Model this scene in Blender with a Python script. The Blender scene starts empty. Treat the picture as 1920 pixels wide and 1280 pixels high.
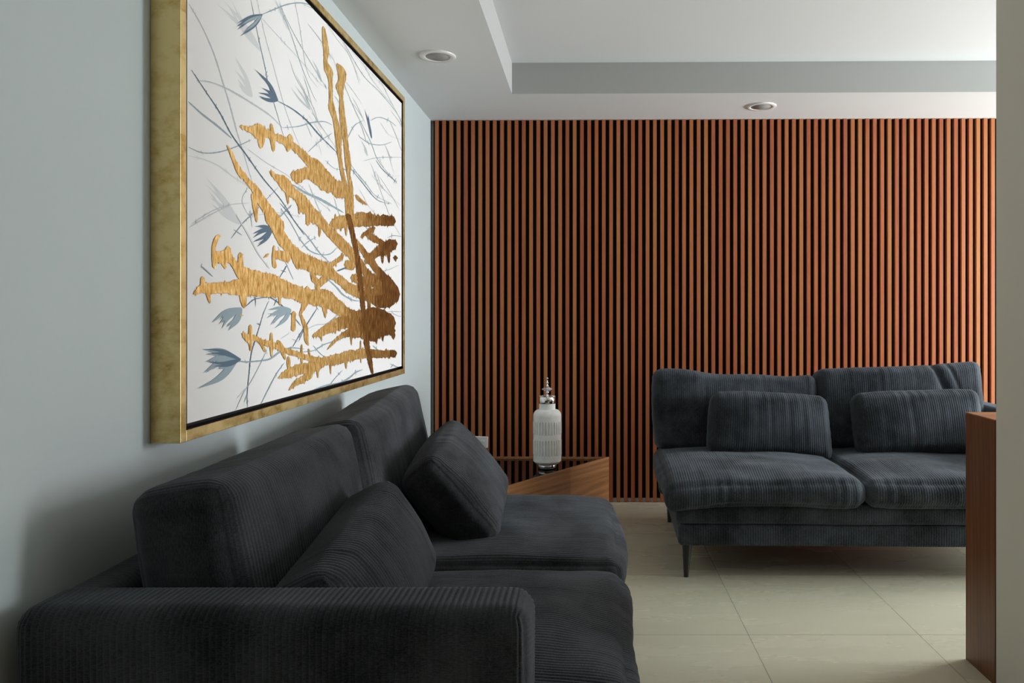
import bpy, math, random
import numpy as np
from mathutils import Matrix, Vector, Euler

C = bpy.context.scene.collection
SC = bpy.context.scene
PI = math.pi
R = math.radians

# ------------------------------------------------------------------ camera, world, light, exposure
F, CX, CY, EYE = 1430.0, 1105.0, 587.0, 1.2        # focal length in pixels, vanishing point, eye height
cam_d = bpy.data.cameras.new('camera')
cam = bpy.data.objects.new('camera', cam_d)
C.objects.link(cam)
cam.location = (0, 0, EYE)
cam.rotation_euler = (PI / 2, 0, 0)
cam_d.sensor_width = 36
cam_d.lens = F / 1920 * 36
cam_d.shift_x = (960 - CX) / 1920
cam_d.shift_y = (CY - 640) / 1920
cam_d.clip_start = 0.05
SC.camera = cam

w = bpy.data.worlds.new('world')
SC.world = w
w.use_nodes = True
w.node_tree.nodes['Background'].inputs[0].default_value = (0.75, 0.87, 1.0, 1)
w.node_tree.nodes['Background'].inputs[1].default_value = 1.0

SC.view_settings.view_transform = 'Standard'
SC.view_settings.look = 'None'
SC.view_settings.gamma = 1
SC.view_settings.use_curve_mapping = False
SC.view_settings.exposure = 0.0
SC.cycles.max_bounces = 10
SC.cycles.diffuse_bounces = 6
SC.cycles.sample_clamp_indirect = 4

def area(name, loc, rot, sx, sy, power, color):
    d = bpy.data.lights.new(name, 'AREA')
    d.shape = 'RECTANGLE'
    d.size, d.size_y, d.energy, d.color = sx, sy, power, color
    o = bpy.data.objects.new(name, d)
    C.objects.link(o)
    o.location, o.rotation_euler = loc, rot
    return o

WY0, WY1, WZ0, WZ1, WX = 2.6, 4.6, 0.45, 2.35, 4.8       # window opening in the right wall
area('daylight', (WX + 0.22, (WY0 + WY1) / 2, (WZ0 + WZ1) / 2), (0, R(90), 0), WZ1 - WZ0, WY1 - WY0, 325, (0.93, 0.975, 1.0))
VY0, VY1, VZ0, VZ1 = 1.30, 2.15, 0.5, 1.7              # second, smaller window on the near side of the pillar
area('side_daylight', (WX + 0.22, (VY0 + VY1) / 2, (VZ0 + VZ1) / 2), (0, R(90), 0), VZ1 - VZ0, VY1 - VY0, 2, (0.90, 0.97, 1.0))
# added lamp low outside the window, aimed up to brighten the ceiling
area('ceiling_fill', (WX + 1.0, (WY0 + WY1) / 2, -0.05), (0, R(180 - 25), 0), 1.2, 2.2, 15, (1.0, 0.98, 0.94))

# ------------------------------------------------------------------ helpers
def link(name, me, m=None, parent=None):
    o = bpy.data.objects.new(name, me)
    C.objects.link(o)
    if parent is not None:
        o.parent = parent
    if m is not None:
        for x in (m if isinstance(m, (list, tuple)) else [m]):
            me.materials.append(x)
    return o

def tag(o, label, cat, group=None):
    o['label'] = label
    o['category'] = cat
    if group:
        o['group'] = group
    return o

def thing(name, label, cat, loc=(0, 0, 0), rotz=0.0, group=None):
    o = bpy.data.objects.new(name, None)
    C.objects.link(o)
    o.location = loc
    o.rotation_euler = (0, 0, rotz)
    o.empty_display_size = 0.05
    return tag(o, label, cat, group)

def struct(o):
    o['kind'] = 'structure'
    return o

class MB:
    def __init__(s):
        s.v, s.f, s.mi, s.sm = [], [], [], []
    def add(s, verts, faces, mi=0, smooth=False):
        b = len(s.v)
        s.v += [tuple(p) for p in verts]
        for fc in faces:
            s.f.append(tuple(b + i for i in fc))
            s.mi.append(mi)
            s.sm.append(smooth)
    def box(s, x0, x1, y0, y1, z0, z1, mi=0, M=None):
        vs = [Vector((x, y, z)) for z in (z0, z1) for x, y in ((x0, y0), (x1, y0), (x1, y1), (x0, y1))]
        if M is not None:
            vs = [M @ p for p in vs]
        s.add(vs, [(3, 2, 1, 0), (4, 5, 6, 7), (0, 1, 5, 4), (1, 2, 6, 5), (2, 3, 7, 6), (3, 0, 4, 7)], mi)
    def prism(s, pts, z0, z1, mi=0):
        n = len(pts)
        vs = [(x, y, z0) for x, y in pts] + [(x, y, z1) for x, y in pts]
        s.add(vs, [tuple(range(n))[::-1], tuple(range(n, 2 * n))] + [(i, (i + 1) % n, n + (i + 1) % n, n + i) for i in range(n)], mi)
    def lathe(s, prof, n=48, c=(0, 0, 0), mi=0, smooth=True, cap=True):
        vs, fs = [], []
        for r, z in prof:
            for k in range(n):
                a = 2 * PI * k / n
                vs.append((c[0] + r * math.cos(a), c[1] + r * math.sin(a), c[2] + z))
        for i in range(len(prof) - 1):
            for k in range(n):
                k2 = (k + 1) % n
                fs.append((i * n + k, i * n + k2, (i + 1) * n + k2, (i + 1) * n + k))
        s.add(vs, fs, mi, smooth)
        if cap:
            b = len(s.v) - len(vs)
            s.f.append(tuple(b + k for k in range(n))[::-1]); s.mi.append(mi); s.sm.append(False)
            t = b + (len(prof) - 1) * n
            s.f.append(tuple(t + k for k in range(n))); s.mi.append(mi); s.sm.append(False)
    def build(s, name, m, parent=None, bevel=0):
        me = bpy.data.meshes.new(name)
        me.from_pydata(s.v, [], s.f)
        me.polygons.foreach_set('material_index', s.mi)
        me.polygons.foreach_set('use_smooth', s.sm)
        me.update()
        o = link(name, me, m, parent)
        if bevel:
            b = o.modifiers.new('bevel', 'BEVEL')
            b.width, b.segments, b.limit_method = bevel, 2, 'ANGLE'
        return o

def bxo(name, x0, x1, y0, y1, z0, z1, m, parent=None, bevel=0):
    b = MB(); b.box(x0, x1, y0, y1, z0, z1)
    return b.build(name, m, parent, bevel)

# ------------------------------------------------------------------ materials
def mat(name, color=(0.5, 0.5, 0.5), rough=0.5, metal=0.0, spec=0.5):
    m = bpy.data.materials.new(name)
    m.use_nodes = True
    b = m.node_tree.nodes['Principled BSDF']
    b.inputs['Base Color'].default_value = (*color, 1)
    b.inputs['Roughness'].default_value = rough
    b.inputs['Metallic'].default_value = metal
    b.inputs['Specular IOR Level'].default_value = spec
    return m, m.node_tree, b

def N(t, kind, **kw):
    n = t.nodes.new(kind)
    for k, v in kw.items():
        if k.startswith('i_'):
            n.inputs[k[2:].replace('_', ' ')].default_value = v
        else:
            setattr(n, k, v)
    return n

def ramp(t, stops, interp='LINEAR'):
    n = t.nodes.new('ShaderNodeValToRGB')
    e = n.color_ramp.elements
    n.color_ramp.interpolation = interp
    while len(e) < len(stops):
        e.new(0.5)
    for q, (p, c) in zip(e, stops):
        q.position = p
        q.color = (*c, 1)
    return n

def coords(t, scale=(1, 1, 1), kind='Object', rot=(0, 0, 0)):
    tc = N(t, 'ShaderNodeTexCoord')
    mp = N(t, 'ShaderNodeMapping')
    mp.inputs['Scale'].default_value = scale
    mp.inputs['Rotation'].default_value = rot
    t.links.new(tc.outputs[kind], mp.inputs['Vector'])
    return mp.outputs[0]

def noise(t, vec, scale, detail=4, rough=0.5):
    n = N(t, 'ShaderNodeTexNoise')
    n.inputs['Scale'].default_value = scale
    n.inputs['Detail'].default_value = detail
    n.inputs['Roughness'].default_value = rough
    t.links.new(vec, n.inputs['Vector'])
    return n.outputs['Fac']

def bump(t, b, h, strength, dist):
    n = N(t, 'ShaderNodeBump')
    n.inputs['Strength'].default_value = strength
    n.inputs['Distance'].default_value = dist
    t.links.new(h, n.inputs['Height'])
    t.links.new(n.outputs[0], b.inputs['Normal'])
    return n

def paint_mat(name, color, rough=0.6, mott=0.03):
    m, t, b = mat(name, color, rough, spec=0.3)
    v = coords(t)
    n1 = noise(t, v, 1.3, 3)
    a = tuple(c * (1 - mott) for c in color); d = tuple(min(1, c * (1 + mott)) for c in color)
    r = ramp(t, [(0.3, a), (0.7, d)])
    t.links.new(n1, r.inputs[0]); t.links.new(r.outputs[0], b.inputs['Base Color'])
    bump(t, b, noise(t, v, 160, 3), 0.12, 0.001)
    return m

M_WALL = paint_mat('blue_grey_wall_paint', (0.49, 0.55, 0.555), 0.65)
M_CEIL = paint_mat('ceiling_paint', (0.69, 0.715, 0.725), 0.7, 0.015)
M_GREY = paint_mat('grey_wall_paint', (0.63, 0.62, 0.54), 0.7)
M_TRAY = paint_mat('tray_side_shade', (0.42, 0.425, 0.42), 0.7, 0.015)
M_BASEW, _, _ = mat('white_trim', (0.75, 0.75, 0.72), 0.4)
M_BLACKFELT, _, _ = mat('black_backing', (0.010, 0.009, 0.008), 0.9, spec=0.15)
M_LEG, _, _ = mat('black_metal', (0.012, 0.012, 0.012), 0.35)
M_PLAST, _, _ = mat('white_plastic', (0.78, 0.78, 0.76), 0.35)
M_DIFF, _, _ = mat('lamp_diffuser', (0.30, 0.30, 0.29), 0.5)
M_WHMETAL, _, _ = mat('white_enamel', (0.74, 0.74, 0.72), 0.25)
M_DARK, _, _ = mat('dark_slot', (0.05, 0.05, 0.05), 0.5)

def floor_mat():
    m, t, b = mat('polished_beige_tile', rough=0.2, spec=0.5)
    tc = N(t, 'ShaderNodeTexCoord')
    sep = N(t, 'ShaderNodeSeparateXYZ')
    t.links.new(tc.outputs['Object'], sep.inputs[0])
    P = 0.637
    def cell(sock, off, P):
        a = N(t, 'ShaderNodeMath', operation='SUBTRACT'); t.links.new(sock, a.inputs[0]); a.inputs[1].default_value = off
        d = N(t, 'ShaderNodeMath', operation='DIVIDE'); t.links.new(a.outputs[0], d.inputs[0]); d.inputs[1].default_value = P
        fl = N(t, 'ShaderNodeMath', operation='FLOOR'); t.links.new(d.outputs[0], fl.inputs[0])
        fr = N(t, 'ShaderNodeMath', operation='FRACT'); t.links.new(d.outputs[0], fr.inputs[0])
        pp = N(t, 'ShaderNodeMath', operation='PINGPONG'); t.links.new(fr.outputs[0], pp.inputs[0]); pp.inputs[1].default_value = 0.5
        return fl.outputs[0], pp.outputs[0]
    fx, dx = cell(sep.outputs['X'], 0.594, P)
    fy, dy = cell(sep.outputs['Y'], 2.848, 0.651)
    mn = N(t, 'ShaderNodeMath', operation='MINIMUM'); t.links.new(dx, mn.inputs[0]); t.links.new(dy, mn.inputs[1])
    gr = N(t, 'ShaderNodeMath', operation='LESS_THAN'); t.links.new(mn.outputs[0], gr.inputs[0]); gr.inputs[1].default_value = 0.0017
    cmb = N(t, 'ShaderNodeCombineXYZ'); t.links.new(fx, cmb.inputs[0]); t.links.new(fy, cmb.inputs[1])
    wn = N(t, 'ShaderNodeTexWhiteNoise'); t.links.new(cmb.outputs[0], wn.inputs['Vector'])
    # veins shift from tile to tile
    ad = N(t, 'ShaderNodeVectorMath', operation='ADD'); t.links.new(tc.outputs['Object'], ad.inputs[0])
    sc = N(t, 'ShaderNodeVectorMath', operation='SCALE'); t.links.new(wn.outputs['Color'], sc.inputs[0]); sc.inputs['Scale'].default_value = 9
    t.links.new(sc.outputs[0], ad.inputs[1])
    mp = N(t, 'ShaderNodeMapping'); mp.inputs['Scale'].default_value = (1.2, 4.5, 1); mp.inputs['Rotation'].default_value = (0, 0, 0.2)
    t.links.new(ad.outputs[0], mp.inputs['Vector'])
    n1 = noise(t, mp.outputs[0], 1.6, 9, 0.52)
    r = ramp(t, [(0.25, (0.49, 0.48, 0.365)), (0.52, (0.52, 0.505, 0.385)), (0.78, (0.55, 0.53, 0.415))])
    t.links.new(n1, r.inputs[0])
    mix = N(t, 'ShaderNodeMix', data_type='RGBA')
    t.links.new(gr.outputs[0], mix.inputs['Factor']); t.links.new(r.outputs[0], mix.inputs['A'])
    mix.inputs['B'].default_value = (0.16, 0.15, 0.12, 1)
    t.links.new(mix.outputs['Result'], b.inputs['Base Color'])
    rr = N(t, 'ShaderNodeMapRange'); t.links.new(n1, rr.inputs[0]); rr.inputs[3].default_value = 0.20; rr.inputs[4].default_value = 0.34
    t.links.new(rr.outputs[0], b.inputs['Roughness'])
    return m
M_FLOOR = floor_mat()

def slat_mat(pitch, x0):
    m, t, b = mat('reddish_slat_wood', rough=0.44, spec=0.45)
    tc = N(t, 'ShaderNodeTexCoord')
    sep = N(t, 'ShaderNodeSeparateXYZ'); t.links.new(tc.outputs['Object'], sep.inputs[0])
    a = N(t, 'ShaderNodeMath', operation='SUBTRACT'); t.links.new(sep.outputs['X'], a.inputs[0]); a.inputs[1].default_value = x0
    d = N(t, 'ShaderNodeMath', operation='DIVIDE'); t.links.new(a.outputs[0], d.inputs[0]); d.inputs[1].default_value = pitch
    fl = N(t, 'ShaderNodeMath', operation='FLOOR'); t.links.new(d.outputs[0], fl.inputs[0])
    wn = N(t, 'ShaderNodeTexWhiteNoise', noise_dimensions='1D'); t.links.new(fl.outputs[0], wn.inputs['W'])
    sc = N(t, 'ShaderNodeMath', operation='MULTIPLY'); t.links.new(wn.outputs['Value'], sc.inputs[0]); sc.inputs[1].default_value = 37.0
    cmb = N(t, 'ShaderNodeCombineXYZ'); t.links.new(sep.outputs['X'], cmb.inputs[0]); t.links.new(sc.outputs[0], cmb.inputs[1]); t.links.new(sep.outputs['Z'], cmb.inputs[2])
    mp = N(t, 'ShaderNodeMapping'); mp.inputs['Scale'].default_value = (60, 1, 1.6); t.links.new(cmb.outputs[0], mp.inputs['Vector'])
    n1 = noise(t, mp.outputs[0], 1.0, 4, 0.6)
    mp2 = N(t, 'ShaderNodeMapping'); mp2.inputs['Scale'].default_value = (320, 1, 9); t.links.new(cmb.outputs[0], mp2.inputs['Vector'])
    n2 = noise(t, mp2.outputs[0], 1.0, 3, 0.6)
    s1 = N(t, 'ShaderNodeMath', operation='MULTIPLY_ADD'); t.links.new(wn.outputs['Value'], s1.inputs[0]); s1.inputs[1].default_value = 0.55; t.links.new(n1, s1.inputs[2])
    s2 = N(t, 'ShaderNodeMath', operation='MULTIPLY_ADD'); t.links.new(n2, s2.inputs[0]); s2.inputs[1].default_value = 0.6; t.links.new(s1.outputs[0], s2.inputs[2])
    mr = N(t, 'ShaderNodeMapRange'); t.links.new(s2.outputs[0], mr.inputs[0]); mr.inputs[1].default_value = 0.55; mr.inputs[2].default_value = 1.60
    r = ramp(t, [(0.0, (0.25, 0.060, 0.026)), (0.3, (0.36, 0.095, 0.034)), (0.55, (0.40, 0.125, 0.042)), (0.8, (0.40, 0.155, 0.045)), (1.0, (0.46, 0.20, 0.08))])
    t.links.new(mr.outputs[0], r.inputs[0]); t.links.new(r.outputs[0], b.inputs['Base Color'])
    bump(t, b, n2, 0.15, 0.001)
    return m

def wood_mat(name, c0, c1, c2, axis='Z', rough=0.3, scale=1.0, turn=0.0):
    m, t, b = mat(name, rough=rough, spec=0.45)
    s = {'Z': (14, 14, 0.9), 'X': (0.9, 14, 14), 'Y': (14, 0.9, 14)}[axis]
    mp = N(t, 'ShaderNodeMapping')
    mp.inputs['Scale'].default_value = tuple(q * scale for q in s)
    t.links.new(coords(t, rot=(0, 0, turn)), mp.inputs['Vector'])
    v = mp.outputs[0]
    n1 = noise(t, v, 1.0, 7, 0.65)
    wv = N(t, 'ShaderNodeTexWave', wave_type='RINGS', rings_direction='X')
    wv.inputs['Scale'].default_value = 1.1; wv.inputs['Distortion'].default_value = 9; wv.inputs['Detail'].default_value = 3
    t.links.new(v, wv.inputs['Vector'])
    mx = N(t, 'ShaderNodeMath', operation='MULTIPLY_ADD'); t.links.new(wv.outputs['Fac'], mx.inputs[0]); mx.inputs[1].default_value = 0.16; t.links.new(n1, mx.inputs[2])
    r = ramp(t, [(0.38, c0), (0.56, c1), (0.76, c2)])
    t.links.new(mx.outputs[0], r.inputs[0]); t.links.new(r.outputs[0], b.inputs['Base Color'])
    bump(t, b, mx.outputs[0], 0.08, 0.001)
    return m
def by_a(x): return 4.862 - 0.0149 * (x + 1.013) - 0.01
M_TABLEWOOD = wood_mat('oiled_table_wood', (0.20, 0.085, 0.03), (0.32, 0.145, 0.055), (0.44, 0.21, 0.085), 'X', 0.32, turn=math.atan2(by_a(0.125) - 3.17, 1.125) * -1)
M_TOPWOOD = wood_mat('lit_counter_top_wood', (0.26, 0.115, 0.05), (0.34, 0.16, 0.08), (0.42, 0.21, 0.11), 'X', 0.35)  # counter wood again, made paler to put window light into the top
M_COUNTER = wood_mat('dark_red_counter_wood', (0.10, 0.034, 0.012), (0.14, 0.05, 0.018), (0.18, 0.07, 0.028), 'Z', 0.4)

def fabric_mat(name, dark, light):
    m, t, b = mat(name, rough=0.95, spec=0.15)
    v = coords(t, kind='UV')
    nb = noise(t, coords(t), 5.0, 4, 0.6)                # brushed nap patches
    mp = N(t, 'ShaderNodeMapping'); mp.inputs['Scale'].default_value = (90, 700, 1); t.links.new(v, mp.inputs['Vector'])
    nf = noise(t, mp.outputs[0], 1.0, 2, 0.6)             # weft threads across the ribs
    ns = noise(t, coords(t), 420, 2, 0.7)
    s = N(t, 'ShaderNodeMath', operation='MULTIPLY_ADD'); t.links.new(nf, s.inputs[0]); s.inputs[1].default_value = 0.7; t.links.new(nb, s.inputs[2])
    s3 = N(t, 'ShaderNodeMath', operation='MULTIPLY_ADD'); t.links.new(ns, s3.inputs[0]); s3.inputs[1].default_value = 0.5; t.links.new(s.outputs[0], s3.inputs[2])
    mr = N(t, 'ShaderNodeMapRange'); t.links.new(s3.outputs[0], mr.inputs[0]); mr.inputs[1].default_value = 0.9; mr.inputs[2].default_value = 1.32
    r = ramp(t, [(0.0, dark), (1.0, light)])
    t.links.new(mr.outputs[0], r.inputs[0]); t.links.new(r.outputs[0], b.inputs['Base Color'])
    b.inputs['Sheen Weight'].default_value = 0.18
    b.inputs['Sheen Roughness'].default_value = 0.5
    b.inputs['Sheen Tint'].default_value = (0.75, 0.85, 0.95, 1)
    bump(t, b, s3.outputs[0], 0.7, 0.0012)
    return m
M_FABL = fabric_mat('charcoal_corduroy', (0.007, 0.0073, 0.008), (0.052, 0.054, 0.059))
M_FABR = fabric_mat('slate_blue_corduroy', (0.008, 0.0098, 0.012), (0.066, 0.079, 0.093))

def gold_mat(name, c0, c1, c2, rough, scale, leaf):
    m, t, b = mat(name, rough=rough, metal=1.0)
    v = coords(t, scale)
    n1 = noise(t, v, 1.0, 7, 0.65)
    src = n1
    if leaf:                                                # squares of laid leaf differ a little
        tc = coords(t, (1, 7, 7))
        vo = N(t, 'ShaderNodeVectorMath', operation='FLOOR'); t.links.new(tc, vo.inputs[0])
        wn = N(t, 'ShaderNodeTexWhiteNoise'); t.links.new(vo.outputs[0], wn.inputs['Vector'])
        s = N(t, 'ShaderNodeMath', operation='MULTIPLY_ADD'); t.links.new(wn.outputs['Value'], s.inputs[0]); s.inputs[1].default_value = 0.16; t.links.new(n1, s.inputs[2])
        src = s.outputs[0]
    r = ramp(t, [(0.36, c0), (0.50, c1), (0.64, c2)])
    t.links.new(src, r.inputs[0]); t.links.new(r.outputs[0], b.inputs['Base Color'])
    rr = N(t, 'ShaderNodeMapRange'); t.links.new(n1, rr.inputs[0]); rr.inputs[3].default_value = rough - 0.1; rr.inputs[4].default_value = rough + 0.15
    t.links.new(rr.outputs[0], b.inputs['Roughness'])
    bump(t, b, n1, 0.25, 0.002)
    return m
M_GOLDF = gold_mat('gold_leaf_frame', (0.42, 0.27, 0.08), (0.66, 0.48, 0.19), (0.78, 0.62, 0.30), 0.42, (18, 18, 26), True)
M_GOLDP = gold_mat('gold_leaf_paint', (0.58, 0.34, 0.09), (0.85, 0.56, 0.19), (1.0, 0.78, 0.40), 0.46, (60, 90, 30), False)
M_OLDGOLD = gold_mat('aged_gold_leaf_paint', (0.36, 0.19, 0.05), (0.56, 0.32, 0.10), (0.80, 0.52, 0.20), 0.44, (60, 100, 26), False)
M_BRONZE = gold_mat('dark_bronze_leaf_paint', (0.20, 0.09, 0.03), (0.34, 0.17, 0.055), (0.62, 0.36, 0.12), 0.42, (60, 110, 22), False)
M_CANVAS = paint_mat('primed_canvas', (0.78, 0.775, 0.765), 0.8, 0.01)
M_BLKFR, _, _ = mat('black_inner_frame', (0.008, 0.008, 0.008), 0.4)
M_BLUE, _, _ = mat('slate_blue_paint', (0.085, 0.140, 0.195), 0.7)
M_MID, _, _ = mat('blue_grey_paint', (0.27, 0.35, 0.39), 0.7)
M_PALE, _, _ = mat('pale_grey_blue_paint', (0.46, 0.50, 0.515), 0.7)
M_WISP, _, _ = mat('faint_grey_wash', (0.60, 0.62, 0.62), 0.7)

# ------------------------------------------------------------------ setting
LX = -1.013                                             # left wall plane
def by(x):                                              # back wall runs very slightly towards the camera on the right
    return 4.862 - 0.0149 * (x + 1.013)
CZ = 2.43

def quadprism(name, pts, z0, z1, m, parent=None):
    b = MB(); b.prism(pts, z0, z1)
    return b.build(name, m, parent)

struct(bxo('floor', -1.3, 5.0, -1.6, 5.1, -0.12, 0.0, M_FLOOR))
struct(bxo('wall_left', LX - 0.15, LX, -1.5, 5.05, 0.0, 2.75, M_WALL))
struct(quadprism('wall_back', [(LX, by(LX) + 0.035), (WX, by(WX) + 0.035), (WX, 5.05), (LX, 5.05)], 0.0, 2.75, M_WALL))
# right wall with its window opening
wr = MB()
for y0_, y1_ in ((-1.6, VY0), (VY1, WY0), (WY1, 5.05)):
    wr.box(WX, WX + 0.15, y0_, y1_, 0, 2.75)
for y0_, y1_, z0_, z1_ in ((VY0, VY1, VZ0, VZ1), (WY0, WY1, WZ0, WZ1)):
    wr.box(WX, WX + 0.15, y0_, y1_, 0, z0_); wr.box(WX, WX + 0.15, y0_, y1_, z1_, 2.75)
struct(wr.build('wall_right', M_CEIL))
# grey pillar beside the wooden counter, and the wall behind the camera
struct(bxo('wall_pillar', 1.3085, 1.62, 2.20, 2.453, 0.0, 2.75, M_GREY))
struct(bxo('wall_rear', LX, WX + 0.15, -1.6, -1.5, 0.0, 2.75, M_COUNTER))

# ceiling: lower border with a raised tray
TX, TZ = -0.434, 2.604
def ty(x): return 4.28 - 0.0149 * (x - TX)
cm = MB()
cm.prism([(LX - 0.15, -1.6), (TX, -1.6), (TX, ty(TX)), (LX - 0.15, ty(TX))], CZ, 2.75)
cm.prism([(LX - 0.15, ty(TX)), (TX, ty(TX)), (WX + 0.15, ty(WX + 0.15)), (WX + 0.15, 5.05), (LX - 0.15, 5.05)], CZ, 2.75)
cm.prism([(TX, -1.6), (WX + 0.15, -1.6), (WX + 0.15, ty(WX + 0.15)), (TX, ty(TX))], TZ, 2.75)
for i, q in enumerate(cm.f):                       # shade on the tray's upright sides is put into a darker colour
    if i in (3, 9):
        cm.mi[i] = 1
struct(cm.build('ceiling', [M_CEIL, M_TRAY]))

# white trim line visible between the feet of the slats
struct(quadprism('baseboard_back', [(LX, by(LX) + 0.022), (WX, by(WX) + 0.022), (WX, by(WX) + 0.035), (LX, by(LX) + 0.035)], 0, 0.022, M_BASEW))

# window outside the frame: frame, mullion and glass
def window(name, ya, yb, za, zb):
    wf = MB()
    for a, b_, c, d in ((ya, ya + 0.05, za, zb), (yb - 0.05, yb, za, zb), ((ya + yb) / 2 - 0.02, (ya + yb) / 2 + 0.02, za + 0.05, zb - 0.05)):
        wf.box(WX + 0.04, WX + 0.10, a, b_, c, d)
    wf.box(WX + 0.04, WX + 0.10, ya + 0.05, yb - 0.05, za, za + 0.05); wf.box(WX + 0.04, WX + 0.10, ya + 0.05, yb - 0.05, zb - 0.05, zb)
    struct(wf.build(name, M_PLAST))
window('window_1', WY0, WY1, WZ0, WZ1)
window('window_2', VY0, VY1, VZ0, VZ1)

# ------------------------------------------------------------------ slatted panel on the back wall
PITCH, SW, SD = 0.0463, 0.0228, 0.022
SX0 = (818 - CX) / 295.0 - PITCH / 2
sp = thing('slatted_wall_panel', 'tall reddish brown vertical wood slats on black backing covering the far wall', 'wall panel', (LX, by(LX), 0))
sp.rotation_euler = (0, 0, -0.0149)
ns = int((WX - LX - 0.06) / PITCH)
sl = MB()
xo = SX0 - LX
for i in range(ns):
    c = xo + (i + 0.5) * PITCH
    sl.box(c - SW / 2, c + SW / 2, -0.001, SD, 0.004, CZ - 0.001)
slats = sl.build('slats', slat_mat(PITCH, xo), sp)
bk = bxo('backing_panel', 0.015, WX - LX - 0.02, SD, SD + 0.011, 0.026, CZ - 0.001, M_BLACKFELT, sp)

# ------------------------------------------------------------------ corduroy upholstery
def vnoise(P, seed=0):
    """smooth 3-D value noise in [-1, 1] for an (n,3) array"""
    i = np.floor(P).astype(np.int64); f = P - i
    f = f * f * (3 - 2 * f)
    def h(dx, dy, dz):
        n = ((i[:, 0] + dx) * 374761393 + (i[:, 1] + dy) * 668265263 + (i[:, 2] + dz) * 2147483647 + seed * 974711) & 0xFFFFFFFF
        n = ((n ^ (n >> 13)) * 1274126177) & 0xFFFFFFFF
        n = n ^ (n >> 16)
        return (n & 0xFFFF) / 32767.5 - 1
    x, y, z = f[:, 0], f[:, 1], f[:, 2]
    a = h(0, 0, 0) * (1 - x) + h(1, 0, 0) * x; b = h(0, 1, 0) * (1 - x) + h(1, 1, 0) * x
    c = h(0, 0, 1) * (1 - x) + h(1, 0, 1) * x; d = h(0, 1, 1) * (1 - x) + h(1, 1, 1) * x
    return (a * (1 - y) + b * y) * (1 - z) + (c * (1 - y) + d * y) * z

RIB = 0.0112
def axis_samples(h, r, step, kr):
    n = max(2, int(round(2 * (h - r) / step)))
    e = r * np.tan(np.linspace(0, PI / 4, kr + 1))[1:] / 1.0
    core = np.linspace(-(h - r), h - r, n + 1)
    return np.concatenate([-(h - r) - e[::-1], core, (h - r) + e])

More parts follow.
